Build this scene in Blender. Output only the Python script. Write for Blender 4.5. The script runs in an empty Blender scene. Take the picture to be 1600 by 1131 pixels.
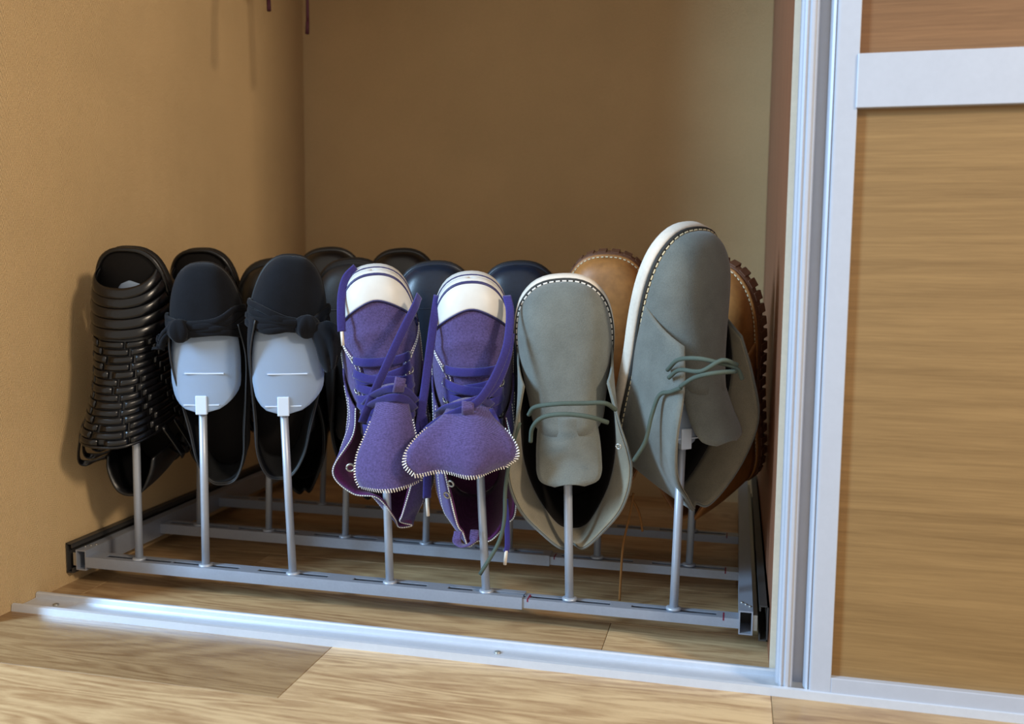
import bpy, bmesh, math, random
import numpy as np
from mathutils import Matrix, Vector
random.seed(4)
scene = bpy.context.scene
COL = scene.collection
MM = 0.001

# ---------------------------------------------------------------- camera
CAM = dict(f=1460.0, yaw=13.47, pitch=5.96, roll=0.5, pos=np.array([783.4, -857.6, 393.0]))
_y, _t, _r = [math.radians(CAM[k]) for k in ('yaw', 'pitch', 'roll')]
FWD = np.array([-math.sin(_y)*math.cos(_t), math.cos(_y)*math.cos(_t), -math.sin(_t)])
RT = np.array([math.cos(_y), math.sin(_y), 0.0]); UP = np.cross(RT, FWD)
RT, UP = math.cos(_r)*RT + math.sin(_r)*UP, math.cos(_r)*UP - math.sin(_r)*RT
cd = bpy.data.cameras.new('camera'); cam = bpy.data.objects.new('camera', cd); COL.objects.link(cam)
cam.matrix_world = Matrix([[RT[i], UP[i], -FWD[i], CAM['pos'][i]*MM] for i in range(3)] + [[0, 0, 0, 1]])
cd.sensor_width = 36; cd.lens = CAM['f']/1600*36; cd.clip_start = 0.02
cd.dof.use_dof = True; cd.dof.focus_distance = 1.0; cd.dof.aperture_fstop = 5.0
scene.camera = cam
def at(u, v, Y):
    """world point (mm) seen at photo pixel u,v when it stands at depth Y"""
    d = FWD + RT*(u-800)/CAM['f'] + UP*(565.5-v)/CAM['f']
    return CAM['pos'] + d*(Y-CAM['pos'][1])/d[1]

# ---------------------------------------------------------------- light
scene.view_settings.view_transform = 'Standard'
scene.view_settings.look = 'None'
scene.view_settings.gamma = 1.0
scene.view_settings.exposure = 0.14
scene.view_settings.use_curve_mapping = False
w = bpy.data.worlds.new('room_light'); scene.world = w; w.use_nodes = True
w.node_tree.nodes['Background'].inputs[0].default_value = (1.0, 0.91, 0.80, 1)
w.node_tree.nodes['Background'].inputs[1].default_value = 0.68
def area(name, loc, target, sx, sy, col, power):
    l = bpy.data.lights.new(name, 'AREA'); l.shape = 'RECTANGLE'; l.size = sx; l.size_y = sy
    l.color = col; l.energy = power
    o = bpy.data.objects.new(name, l); COL.objects.link(o)
    o.location = Vector(loc)
    o.rotation_euler = (Vector(target)-Vector(loc)).to_track_quat('-Z', 'Y').to_euler()
    return o
area('window_daylight', (-1.97, -1.95, 1.75), (0.45, 0.1, 0.25), 0.6, 1.5, (0.44, 0.71, 1.0), 205)
area('room_lamp', (2.35, -1.15, 1.50), (0.0, 0.45, 0.5), 0.26, 0.26, (1.0, 0.82, 0.62), 33)

# ---------------------------------------------------------------- materials
def lin(c):
    return tuple(((x/255)/12.92 if x/255 <= .04045 else ((x/255+.055)/1.055)**2.4) for x in c) + (1.0,)
class NT:
    def __init__(s, name, rough=.5, spec=.5, metal=0.0):
        s.m = bpy.data.materials.new(name); s.m.use_nodes = True
        s.t = s.m.node_tree; s.b = s.t.nodes['Principled BSDF']
        s.b.inputs['Roughness'].default_value = rough
        s.b.inputs['Specular IOR Level'].default_value = spec
        s.b.inputs['Metallic'].default_value = metal
        s.co = s.t.nodes.new('ShaderNodeTexCoord')
    def n(s, typ, **kw):
        nd = s.t.nodes.new(typ)
        for k, v in kw.items():
            if k.startswith('i_'):
                nd.inputs[int(k[2:]) if k[2:].isdigit() else k[2:].replace('_', ' ')].default_value = v
            else: setattr(nd, k, v)
        return nd
    def l(s, a, b): s.t.links.new(a, b)
    def mapping(s, scale, rot=(0, 0, 0), src='Object'):
        m = s.n('ShaderNodeMapping'); m.inputs['Scale'].default_value = scale; m.inputs['Rotation'].default_value = rot
        s.l(s.co.outputs[src], m.inputs['Vector']); return m.outputs[0]
    def noise(s, vec, scale, detail=4, rough=.55, dist=0):
        n = s.n('ShaderNodeTexNoise'); n.inputs['Scale'].default_value = scale; n.inputs['Detail'].default_value = detail
        n.inputs['Roughness'].default_value = rough; n.inputs['Distortion'].default_value = dist
        s.l(vec, n.inputs['Vector']); return n.outputs['Fac']
    def ramp(s, fac, stops):
        r = s.n('ShaderNodeValToRGB'); e = r.color_ramp.elements
        while len(e) < len(stops): e.new(.5)
        for el, (p, c) in zip(e, stops): el.position = p; el.color = c
        s.l(fac, r.inputs[0]); return r.outputs[0]
    def bump(s, h, strength, dist=.001):
        b = s.n('ShaderNodeBump'); b.inputs['Strength'].default_value = strength; b.inputs['Distance'].default_value = dist
        s.l(h, b.inputs['Height']); s.l(b.outputs[0], s.b.inputs['Normal'])
    def math(s, op, a, b=None):
        m = s.n('ShaderNodeMath', operation=op)
        for i, v in enumerate((a, b)):
            if v is None: continue
            if isinstance(v, (int, float)): m.inputs[i].default_value = v
            else: s.l(v, m.inputs[i])
        return m.outputs[0]
    def base(s, c):
        if isinstance(c, tuple): s.b.inputs['Base Color'].default_value = c
        else: s.l(c, s.b.inputs['Base Color'])
def sc(c, k): return tuple(min(1, x*k) for x in c[:3]) + (1,)
M = {}
def grainy(name, rgb, rough, scale=600, var=.25, bump=.25, spec=.3, sheen=0.0, metal=0.0, big=40):
    t = NT(name, rough, spec, metal); c = lin(rgb); v = t.mapping((1, 1, 1))
    mix = t.math('ADD', t.math('MULTIPLY', t.noise(v, scale, 3), .5), t.math('MULTIPLY', t.noise(v, big, 3), .5))
    t.base(t.ramp(mix, [(.3, sc(c, 1-var)), (.7, sc(c, 1+var))]))
    if bump: t.bump(t.noise(v, scale, 3), bump, .0006)
    if sheen:
        t.b.inputs['Sheen Weight'].default_value = sheen; t.b.inputs['Sheen Roughness'].default_value = .5
    M[name] = t.m
    return t
grainy('suede_grey', (101, 104, 99), .95, 900, .24, .6, .1, .25)
grainy('suede_inside', (124, 118, 102), .95, 900, .22, .5, .1, .2)
grainy('suede_black', (12, 14, 20), .9, 900, .4, .35, .15, .06)
grainy('leather_black', (9, 9, 11), .36, 300, .3, .25, .5)
grainy('leather_woven', (10, 10, 13), .27, 260, .3, .2, .5)
grainy('leather_dull', (30, 31, 33), .5, 400, .25, .25, .45)
grainy('leather_navy', (18, 28, 42), .36, 250, .25, .15, .4)
grainy('leather_tan', (150, 98, 48), .5, 120, .3, .2, .45, 0, 0, 22)
grainy('leather_collar', (128, 84, 44), .5, 150, .25, .2, .4)
grainy('rubber_brown', (92, 56, 34), .6, 300, .2, .2, .4)
grainy('rubber_black', (17, 17, 18), .6, 300, .2, .2, .4)
grainy('rubber_white', (203, 201, 195), .45, 80, .04, .03, .4)
grainy('crepe', (206, 196, 182), .8, 300, .1, .3, .3)
grainy('welt', (48, 48, 46), .7, 400, .2, .3, .3)
grainy('thread_white', (226, 222, 214), .8, 900, .05, .1, .2)
grainy('thread_cream', (214, 202, 168), .8, 900, .05, .1, .2)
grainy('cord_green', (74, 84, 76), .85, 1400, .2, .5, .2)
grainy('cord_tan', (140, 96, 52), .8, 1200, .2, .3, .2)
grainy('cord_burgundy', (58, 18, 32), .7, 900, .2, .3, .3)
grainy('insole_and_shade', (16, 14, 14), .8, 300, .2, .2, .2)  # dark insoles, also the painted shade deep inside the ankle boots
grainy('sack_dark', (44, 34, 30), .9, 600, .2, .3, .2)
grainy('plastic_dark', (14, 14, 15), .4, 200, .1, .0, .5)
grainy('ceiling_paint', (190, 184, 174), .9, 200, .05, .05, .2)
grainy('red_mark', (110, 30, 52), .6, 200, .1, 0, .3)
grainy('stripe_navy', (46, 46, 92), .5, 300, .1, .05, .4)
grainy('aluminium', (200, 206, 216), .34, 200, .04, .02, .5, 0, .4)
grainy('alu_white', (176, 182, 194), .38, 200, .03, .02, .5, 0, .2)
grainy('steel_bar', (150, 157, 170), .42, 300, .06, .03, .5, 0, .45)
grainy('steel_rod', (162, 169, 180), .42, 300, .05, .02, .5, 0, .4)
grainy('zinc', (170, 168, 160), .4, 300, .1, .05, .5, 0, .8)
grainy('steel_dark', (70, 68, 66), .45, 300, .12, .05, .5, 0, .5)
grainy('edge_band', (204, 192, 172), .6, 300, .06, .05, .3)
def canvas(name, rgb, var=.18):
    t = NT(name, .9, .15); c = lin(rgb); v = t.mapping((1, 1, 1))
    w1 = t.n('ShaderNodeTexWave', bands_direction='X'); w1.inputs['Scale'].default_value = 260; t.l(v, w1.inputs['Vector'])
    w2 = t.n('ShaderNodeTexWave', bands_direction='Z'); w2.inputs['Scale'].default_value = 260; t.l(v, w2.inputs['Vector'])
    wv = t.math('MULTIPLY', w1.outputs['Fac'], w2.outputs['Fac'])
    mix = t.math('ADD', t.math('MULTIPLY', t.noise(v, 500, 4, .7), .75), t.math('MULTIPLY', wv, .25))
    t.base(t.ramp(mix, [(.25, sc(c, 1-var*2)), (.7, sc(c, 1+var*1.6))]))
    t.bump(wv, .5, .0006); t.b.inputs['Sheen Weight'].default_value = .2
    M[name] = t.m
canvas('canvas_purple', (84, 72, 122), .27); canvas('lining_magenta', (104, 44, 100)); canvas('lace_purple', (52, 47, 116), .1)
def plastic():
    t = NT('form_plastic', .32, .5); t.base(lin((176, 196, 222)))
    t.b.inputs['Transmission Weight'].default_value = .5; t.b.inputs['IOR'].default_value = 1.2
    M['form_plastic'] = t.m
    t = NT('form_rib', .35, .5); t.base(lin((196, 212, 232))); M['form_rib'] = t.m
plastic()
def wallpaper():
    t = NT('wallpaper', .85, .2); v = t.mapping((1, 1, 1))
    s = t.n('ShaderNodeSeparateXYZ'); t.l(v, s.inputs[0])
    hor = t.math('ADD', s.outputs[0], s.outputs[1])
    pp = t.math('PINGPONG', hor, .016)
    ph = t.math('ADD', s.outputs[2], t.math('MULTIPLY', pp, 3.2))
    ph = t.math('ADD', ph, t.math('MULTIPLY', t.noise(v, 60, 3), .003))
    wv = t.math('SINE', t.math('MULTIPLY', ph, 2*math.pi/.0064))
    fine = t.noise(v, 900, 3)
    h = t.math('ADD', t.math('MULTIPLY', wv, .5), fine)
    c = lin((212, 181, 134))
    mix = t.math('ADD', t.math('MULTIPLY', wv, .1), t.math('ADD', t.math('MULTIPLY', fine, .5), t.math('MULTIPLY', t.noise(v, 6, 3), .4)))
    t.base(t.ramp(mix, [(.25, sc(c, .84)), (.7, sc(c, 1.12))]))
    t.bump(h, .8, .0011); M['wallpaper'] = t.m
wallpaper()
def wood(name, rgb, dark, sx, sy, sz, rough=.4, ring=0.0, objcol=False):
    t = NT(name, rough, .45); v = t.mapping((sx, sy, sz))
    oi = t.n('ShaderNodeObjectInfo')
    if objcol:
        add = t.n('ShaderNodeVectorMath', operation='ADD'); t.l(v, add.inputs[0])
        cmb = t.n('ShaderNodeCombineXYZ'); rr = t.math('MULTIPLY', oi.outputs['Random'], 40)
        t.l(rr, cmb.inputs[0]); t.l(rr, cmb.inputs[1]); t.l(cmb.outputs[0], add.inputs[1]); v = add.outputs[0]
    fine = t.noise(v, 9, 6, .7, .6); broad = t.noise(v, 1.6, 3, .5, .4)
    g = t.math('ADD', t.math('MULTIPLY', fine, .55), t.math('MULTIPLY', broad, .45))
    if ring:
        r = t.math('SINE', t.math('MULTIPLY', t.noise(v, .75, 1.5, .4, .3), 85))
        g = t.math('ADD', g, t.math('MULTIPLY', r, ring))
    c = t.ramp(g, [(.33, lin(dark)), (.62, lin(rgb))])
    if objcol:
        mx = t.n('ShaderNodeMix', data_type='RGBA', blend_type='MULTIPLY'); mx.inputs[0].default_value = 1
        t.l(c, mx.inputs[6]); t.l(oi.outputs['Color'], mx.inputs[7]); c = mx.outputs[2]
    t.base(c); t.bump(fine, .12, .0005); M[name] = t.m
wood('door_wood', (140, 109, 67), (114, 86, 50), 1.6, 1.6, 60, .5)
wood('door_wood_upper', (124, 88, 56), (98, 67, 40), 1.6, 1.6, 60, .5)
wood('plank_wood', (200, 170, 128), (152, 118, 82), 3.2, 26, 26, .38, .07, True)
wood('panel_wood', (138, 92, 66), (112, 70, 50), 36, 36, 2.5, .45)

# ---------------------------------------------------------------- mesh helpers
def link(name, me, parent=None):
    o = bpy.data.objects.new(name, me); COL.objects.link(o)
    if parent: o.parent = parent
    return o
def mesh(name, verts, faces, mat, parent=None, thick=0, smooth=True, merge=0.02, off=-1, normals=True):
    bm = bmesh.new(); vs = [bm.verts.new(tuple(float(c)*MM for c in p)) for p in verts]
    for f in faces:
        try: bm.faces.new([vs[i] for i in f])
        except ValueError: pass
    if merge: bmesh.ops.remove_doubles(bm, verts=bm.verts, dist=merge*MM)
    if normals: bmesh.ops.recalc_face_normals(bm, faces=bm.faces)
    me = bpy.data.meshes.new(name); bm.to_mesh(me); bm.free()
    me.materials.append(M[mat])
    if smooth:
        for p in me.polygons: p.use_smooth = True
    o = link(name, me, parent)
    if thick:
        m = o.modifiers.new('thickness', 'SOLIDIFY'); m.thickness = thick*MM; m.offset = off
    return o
class MB:
    def __init__(s): s.v = []; s.f = []
    def add(s, v, f):
        n = len(s.v); s.v += [tuple(p) for p in v]; s.f += [[i+n for i in q] for q in f]; return s
    def box(s, x0, x1, y0, y1, z0, z1):
        return s.add([(x, y, z) for x in (x0, x1) for y in (y0, y1) for z in (z0, z1)],
                     [(0, 1, 3, 2), (4, 6, 7, 5), (0, 4, 5, 1), (2, 3, 7, 6), (0, 2, 6, 4), (1, 5, 7, 3)])
    def build(s, name, mat, parent=None, bevel=0, smooth=False, **kw):
        o = mesh(name, s.v, s.f, mat, parent, smooth=smooth, merge=kw.pop('merge', 0), **kw)
        if bevel:
            m = o.modifiers.new('bevel', 'BEVEL'); m.width = bevel*MM; m.segments = 2; m.limit_method = 'ANGLE'
        return o
def box(name, mat, dims, parent=None, bevel=0): return MB().box(*dims).build(name, mat, parent, bevel)
def curve(pts, n=8):
    """Catmull-Rom through rows of numbers"""
    P = np.array(pts, float); P = np.vstack([2*P[0]-P[1], P, 2*P[-1]-P[-2]]); out = []
    for i in range(1, len(P)-2):
        for k in range(n):
            t = k/n; a, b, c, d = P[i-1:i+3]
            out.append(.5*(2*b+(c-a)*t+(2*a-5*b+4*c-d)*t*t+(3*b-a-3*c+d)*t**3))
    out.append(P[-2]); return np.array(out)
def tube_geo(pts, r, sides=8, flat=None, nrm=None, twist=0):
    """sweep along pts; r radius or list; flat=(width,thick) gives a ribbon that faces nrm"""
    P = np.array(pts, float); n = len(P); T = np.gradient(P, axis=0); T /= np.linalg.norm(T, axis=1)[:, None]+1e-12
    V = []; N0 = np.array(nrm if nrm is not None and np.ndim(nrm) == 1 else (0, -1, 0.2), float)
    for i in range(n):
        ref = np.array(nrm[i], float) if nrm is not None and np.ndim(nrm) == 2 else N0
        b = np.cross(T[i], ref); L = np.linalg.norm(b)
        if L < 1e-3: b = np.cross(T[i], (1, 0, .1)); L = np.linalg.norm(b)
        b /= L; c = np.cross(b, T[i]); rr = r[i] if np.ndim(r) else r
        for k in range(sides):
            a = 2*math.pi*(k+.5)/sides
            if flat: V.append(P[i]+b*flat[0]/2*math.copysign(abs(math.cos(a))**.5, math.cos(a))*(rr or 1)+c*flat[1]/2*math.copysign(abs(math.sin(a))**.7, math.sin(a)))
            else: V.append(P[i]+b*rr*math.cos(a)+c*rr*math.sin(a))
    F = [[i*sides+k, i*sides+(k+1) % sides, (i+1)*sides+(k+1) % sides, (i+1)*sides+k] for i in range(n-1) for k in range(sides)]
    F += [list(range(sides)), list(range((n-1)*sides, n*sides))]
    return V, F
def tube(name, pts, r, mat, parent=None, sides=8, n=6, **kw):
    return mesh(name, *tube_geo(curve(pts, n) if n else pts, r, sides, **kw), mat, parent, merge=0)
def grid_faces(nu, nv, wrap=False):
    return [[i*nv+j, i*nv+j+1, ((i+1) % nu)*nv+j+1, ((i+1) % nu)*nv+j] for i in range(nu if wrap else nu-1) for j in range(nv-1)]
def tag(o, label=None, cat=None, group=None, kind=None):
    for k, v in (('label', label), ('category', cat), ('group', group), ('kind', kind)):
        if v: o[k] = v
    return o
def empty(name, mat4):
    o = bpy.data.objects.new(name, None); COL.objects.link(o); o.empty_display_size = .03; o.matrix_world = mat4; return o

# ---------------------------------------------------------------- the setting
W, D, H = 826, 757, 2300
floor = tag(box('floor', 'plank_wood', (-900, 1700, -1000, D+60, -30, -9)), 'wooden floor of laid oak planks', 'floor', kind='structure')
floor.color = (.8, .72, .62, 1)
row = 128.0
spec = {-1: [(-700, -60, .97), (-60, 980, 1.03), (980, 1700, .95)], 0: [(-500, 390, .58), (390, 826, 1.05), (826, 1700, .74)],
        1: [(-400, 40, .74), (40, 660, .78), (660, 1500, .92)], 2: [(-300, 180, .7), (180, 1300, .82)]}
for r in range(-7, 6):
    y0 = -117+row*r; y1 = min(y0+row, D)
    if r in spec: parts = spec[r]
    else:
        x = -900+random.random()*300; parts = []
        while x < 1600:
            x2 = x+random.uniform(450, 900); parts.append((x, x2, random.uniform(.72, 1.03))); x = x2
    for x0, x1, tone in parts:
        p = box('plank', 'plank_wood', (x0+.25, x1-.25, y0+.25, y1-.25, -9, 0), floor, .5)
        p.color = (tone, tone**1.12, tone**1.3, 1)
tag(box('wall_left', 'wallpaper', (-110, 0, -42, D+110, -9, H)), 'beige herringbone papered wall beside the woven sandal', 'wall', kind='structure')
tag(box('wall_back', 'wallpaper', (0, W, D, D+110, -9, H)), 'beige herringbone papered wall behind the shoes', 'wall', kind='structure')
wr = tag(box('wall_right', 'panel_wood', (W, W+16, 47, D+110, 0, H)), 'reddish brown wooden partition beside the sliding door', 'wall', kind='structure')
box('edge_strip', 'edge_band', (W-.5, W+16.5, 45, 47, 0, H), wr)
tag(box('ceiling', 'ceiling_paint', (-110, 1700, -42, D+110, H, H+40)), 'pale ceiling over the closet', 'ceiling', kind='structure')
tag(box('added_shade_shelf', 'panel_wood', (0, W, 140, D, 1121, 1139)), 'unseen brown shelf added above the hanging sack to shade the back wall', 'shelf', kind='structure')  # added out of view to darken the upper back wall; the sack hangs from it
# floor track of the sliding doors
tr = MB()
prof = [(0, 0), (1, 7.5), (4, 8.5), (5.5, 7), (6, 2.5), (22, 2.2), (38, 2.5), (38.5, 7), (40, 8.5), (43, 8.5), (44.5, 6), (46.5, 5.5), (47, 0)]
for i in range(len(prof)-1):
    (ya, za), (yb, zb) = prof[i], prof[i+1]
    tr.add([(1, ya, za), (1650, ya, za), (1650, yb, zb), (1, yb, zb)], [(0, 1, 2, 3)])
tr.add([(1, y, z) for y, z in prof], [list(range(len(prof)))])
track = tag(tr.build('trim_1', 'aluminium', merge=.01), 'shiny aluminium sliding door track on the floor', 'track', kind='structure')
for x in (40, 560):
    mesh('screw', *tube_geo([(x, 24, 2), (x, 24, 3.6)], 3.4, 12, nrm=(0, 1, 0)), 'zinc', track, merge=0)
# sliding door
door = empty('door_1', Matrix.Translation((.83, .005, .008)))
tag(door, 'oak sliding closet door with white aluminium frame and broad rail', 'door', kind='structure')
ZB, ZT = 0, 2250
st = [(0, 22), (0, 7), (2, 5), (2.6, 1), (4.4, -.6), (5.6, .8), (7, .8), (8.2, -.9), (10.5, -1), (11.6, .6), (13.4, .6), (14.6, 3), (15.2, 13), (24, 13), (24.6, 4), (25.8, 0), (27.6, -1.4), (28.6, .2), (30, -2.2), (31.6, -2.4), (47.5, -2.4), (48, -2), (48, 22)]
v = [(x, y, z) for z in (ZB, ZT) for x, y in st]; n = len(st)
mesh('stile', v, [[i, (i+1) % n, n+(i+1) % n, n+i] for i in range(n)] + [list(range(n)), list(range(n, 2*n))], 'alu_white', door, smooth=False, merge=0)
box('bottom_rail', 'alu_white', (48, 800, -2.6, 20, -3, 14), door, .6)
box('middle_rail', 'alu_white', (46.6, 800, -4.2, 20, 520, 565), door, .6)
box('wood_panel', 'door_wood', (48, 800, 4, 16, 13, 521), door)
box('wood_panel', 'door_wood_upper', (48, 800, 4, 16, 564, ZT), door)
# ---------------------------------------------------------------- shoe rack
XL, XR, ZT_, YF = 13, 810, 44, 93
rack = empty('shoe_rack', Matrix.Translation((0, 0, 0)))
tag(rack, 'grey metal pull-out shoe rack with upright rods and clear plastic shoe forms', 'shoe rack')
def hollow(name, x0, x1, y0, y1, z0, z1, t, mat, axis):
    m = MB()
    if axis == 'y':
        m.box(x0, x0+t, y0, y1, z0, z1).box(x1-t, x1, y0, y1, z0, z1).box(x0+t, x1-t, y0, y1, z0, z0+t).box(x0+t, x1-t, y0, y1, z1-t, z1)
    return m.build(name, mat, rack)
YE = 700
for x0 in (XL, XR-14):
    hollow('side_rail', x0, x0+14, YF, YE, ZT_-25, ZT_, 1.4, 'steel_bar', 'y')
    box('rail_core', 'plastic_dark', (x0+1.5, x0+12.5, YF+30, YE-4, ZT_-23.5, ZT_-1.5), rack)
for x0, x1, sgn in ((1, XL, 1), (XR, W-1, -1)):
    s = MB(); xw = x0 if sgn > 0 else x1; xi = x1 if sgn > 0 else x0
    s.box(min(xw, xw+sgn*1.4), max(xw, xw+sgn*1.4), YF-2, YE, ZT_-29, ZT_+8)
    for z in (ZT_-29, ZT_+6.6): s.box(min(xw, xw+sgn*9), max(xw, xw+sgn*9), YF-2, YE, z, z+1.4)
    for z in (ZT_-27.6, ZT_+2): s.box(min(xw+sgn*7.6, xw+sgn*9), max(xw+sgn*7.6, xw+sgn*9), YF-2, YE, z, z+5)
    sl = s.build('drawer_slide', 'steel_dark', rack)
    box('slide_member', 'zinc', (min(xi, xi-sgn*4.5), max(xi, xi-sgn*4.5), YF+1, YE-20, ZT_-20, ZT_-4), sl)
    for k in range(3):
        mesh('rivet', *tube_geo([(XL+3+4*k if sgn > 0 else XR-3-4*k, YF+14+5*k, ZT_-.2), (XL+3+4*k if sgn > 0 else XR-3-4*k, YF+14+5*k, ZT_+1)], 1.6, 8, nrm=(0, 1, 0)), 'zinc', sl, merge=0)
ZR = 36
ROD_X = {0: [93, 182.5, 295, 414, 526.5, 619, 729.5], 1: [80, 183.5, 294, 405, 515, 626.5, 738], 2: [80, 192, 305, 415, 520, 626, 735]}
BAR_Y = [93, 244, 393]
XS = 569
for b, yb in enumerate(BAR_Y):
    for x0, x1, dz, h, dy in ((XL+14, XS, 0, 13, 0), (XS-60, XR-14, 1.6, 10, 1.6)):
        m = MB(); y0, y1, z1 = yb+dy, yb+22-dy, ZR-dz; z0 = z1-h
        m.box(x0, x1, y0, y0+1.2, z0, z1).box(x0, x1, y1-1.2, y1, z0, z1).box(x0, x1, y0+1.2, y1-1.2, z0, z0+1.2)
        m.box(x0, x1, y0+1.2, yb+7.4, z1-1.2, z1).box(x0, x1, yb+14.6, y1-1.2, z1-1.2, z1)
        cuts = []
        for rx in ROD_X[b]:
            cuts += [(rx-44, rx-7), (rx+7, rx+44)]
        xa = x0
        for c0, c1 in cuts:
            c0, c1 = max(c0, x0), min(c1, x1)
            if c1-c0 < 4: continue
            m.box(xa, c0, yb+7.4, yb+14.6, z1-1.2, z1); xa = c1
        m.box(xa, x1, yb+7.4, yb+14.6, z1-1.2, z1)
        bar = m.build('crossbar', 'steel_bar', rack)
        if x0 > 300:
            for mx in (XS+5, XR-30): box('size_mark', 'red_mark', (mx, mx+1.6, y0-.15, y1-4, z1-3, z1+.15), bar)
def form_mesh(top, bot, hw):
    rows = []
    for k in range(25):
        t = k/24; z = bot+(top-bot)*t
        a = hw*min(1, math.sqrt(max(0, 1-(1-min(1, t/.32))**2)))
        tt = max(0, (t-.45)/.55); a *= math.sqrt(max(0.0004, 1-.75*tt**2-.25*tt**8))
        rows.append((z, max(a, .3)))
    V = []; nu = 13
    for z, a in rows:
        for j in range(nu):
            u = -1+2*j/(nu-1); V.append((u*a, 7*u*u*(a/hw)**2-6, z))
    return V, grid_faces(len(rows), nu)
# rod: x, bar index, x at top, form bottom z, form top z, form half-width
def rod(b, x, xt, zbot, ztop, hw, yt=None, dx=0, rot=0):
    y = BAR_Y[b]+11; yt = y if yt is None else yt
    pts = [(x, y, ZR-8), (x+(xt-x)*.5, y+(yt-y)*.5, (ZR+zbot)/2), (xt, yt, zbot+16)]
    o = mesh('rod', *tube_geo(pts, 4.6 if b == 0 else 4.3, 14, nrm=(0, -1, 0)), 'steel_rod', rack, merge=0)
    mesh('flange', *tube_geo([(x, y, ZR-1), (x, y, ZR+1.2), (x, y, ZR+2)], [8, 8, 5.5], 16, nrm=(0, -1, 0)), 'steel_rod', o, merge=0)
    ca, sa = math.cos(math.radians(rot)), math.sin(math.radians(rot))
    def spin(P): return [(xt+p[0]*ca-p[1]*sa, yt+p[0]*sa+p[1]*ca, p[2]) for p in P]
    V, F = form_mesh(ztop, zbot, hw)
    f = mesh('shoe_form', spin([(p[0]+dx*min(1, (p[2]-zbot)/30), p[1], p[2]) for p in V]), F, 'form_plastic', o, thick=2.2, off=0)
    f['label'] = 'frosted pale blue plastic shoe form'
    parts = [('form_clip', (-6.5, 6.5, -8.4, -2, zbot-1, zbot+21), 1.0)]
    if b == 0: parts += [('form_rib', (-20, 20, -6.9, -3, zbot+9.5, zbot+10.8), 0), ('form_rib', (dx-23, dx+21, -7.3, -4.5, zbot+46, zbot+47.4), 0)]
    for nm, dims, bv in parts:
        m = MB().box(*dims); m.v = spin(m.v); m.build(nm, 'form_rib', o, bv)

# ---------------------------------------------------------------- shoe kit
class Prof:
    """closed forefoot surface: rows of z, half-width, height, p, q, x-offset"""
    def __init__(s, rows):
        R = curve(rows, 8); R = R[np.argsort(R[:, 0])]; s.R = R
    def a(s, z): return [float(np.interp(z, s.R[:, 0], s.R[:, i])) for i in range(1, 6)]
    def S(s, z, th, off=0.0):
        w, h, p, q, xc = s.a(z); t = math.radians(th); c, si = math.cos(t), max(0, math.sin(t))
        pt = np.array([xc-math.copysign(abs(c)**p, c)*w, -h*si**q, z])
        return pt+s.N(z, th)*off if off else pt
    def N(s, z, th):
        th = min(178, max(2, th))
        du = s.S(z, th+2)-s.S(z, th-2); dv = s.S(z+1, th)-s.S(z-1, th)
        n = np.cross(du, dv); L = np.linalg.norm(n)
        if L < 1e-6: return np.array((0, -1, 0.))
        n /= L; w, h, p, q, xc = s.a(z)
        ref = s.S(z, th)-np.array([xc, h*.1, z-1.0]); return n if n@ref > 0 else -n
def patch(P, name, f, nu, nv, mat, parent, off=0, thick=0):
    V = []
    for i in range(nu):
        for j in range(nv):
            z, th, e = f(i/(nu-1), j/(nv-1)); V.append(P.S(z, th, off+e))
    return mesh(name, V, grid_faces(nu, nv), mat, parent, thick=thick, off=0)
def outline(P, grow=0, n=90):
    """closed ring of (x,z) round the sole"""
    R = P.R; L, Rr = [], []
    for r in R:
        L.append((r[5]-r[1], r[0])); Rr.append((r[5]+r[1], r[0]))
    ring = np.array(L+Rr[::-1]); out = []
    T = np.roll(ring, -1, 0)-np.roll(ring, 1, 0); T /= np.linalg.norm(T, axis=1)[:, None]+1e-9
    N = np.stack([-T[:, 1], T[:, 0]], 1)
    c = ring.mean(0)
    if ((ring-c)*N).sum() < 0: N = -N
    ring = ring+N*grow
    d = np.r_[0, np.cumsum(np.linalg.norm(np.diff(np.vstack([ring, ring[:1]]), axis=0), axis=1))]
    rr = np.vstack([ring, ring[:1]]); s = np.linspace(0, d[-1], n+1)[:-1]
    return np.stack([np.interp(s, d, rr[:, 0]), np.interp(s, d, rr[:, 1])], 1)
def slab(P, name, grow, y0, y1, mat, parent, rnd=1.2, n=90):
    o = outline(P, grow, n); i_ = outline(P, grow-rnd, n); V = []
    for ring, y in ((i_, y0), (o, y0+rnd), (o, y1-rnd), (i_, y1)): V += [(x, y, z) for x, z in ring]
    F = [[k*n+i, k*n+(i+1) % n, (k+1)*n+(i+1) % n, (k+1)*n+i] for k in range(3) for i in range(n)]
    F += [list(range(n)), list(range(3*n, 4*n))]
    return mesh(name, V, F, mat, parent, merge=0)
def ring_tube(P, name, grow, y, r, mat, parent, zmin=-1e9, n=120):
    pts = [(x, y, z) for x, z in outline(P, grow, n)]
    keep = [p for p in pts if p[2] > zmin]
    if zmin > -1e8:
        k = max(range(n), key=lambda i: 0 if pts[i][2] > zmin else i) ; pts = [p for p in pts[k+1:]+pts[:k+1] if p[2] > zmin]
    else: pts.append(pts[0])
    return mesh(name, *tube_geo(pts, r, 6, nrm=(0, -1, 0)), mat, parent, merge=0)
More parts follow.
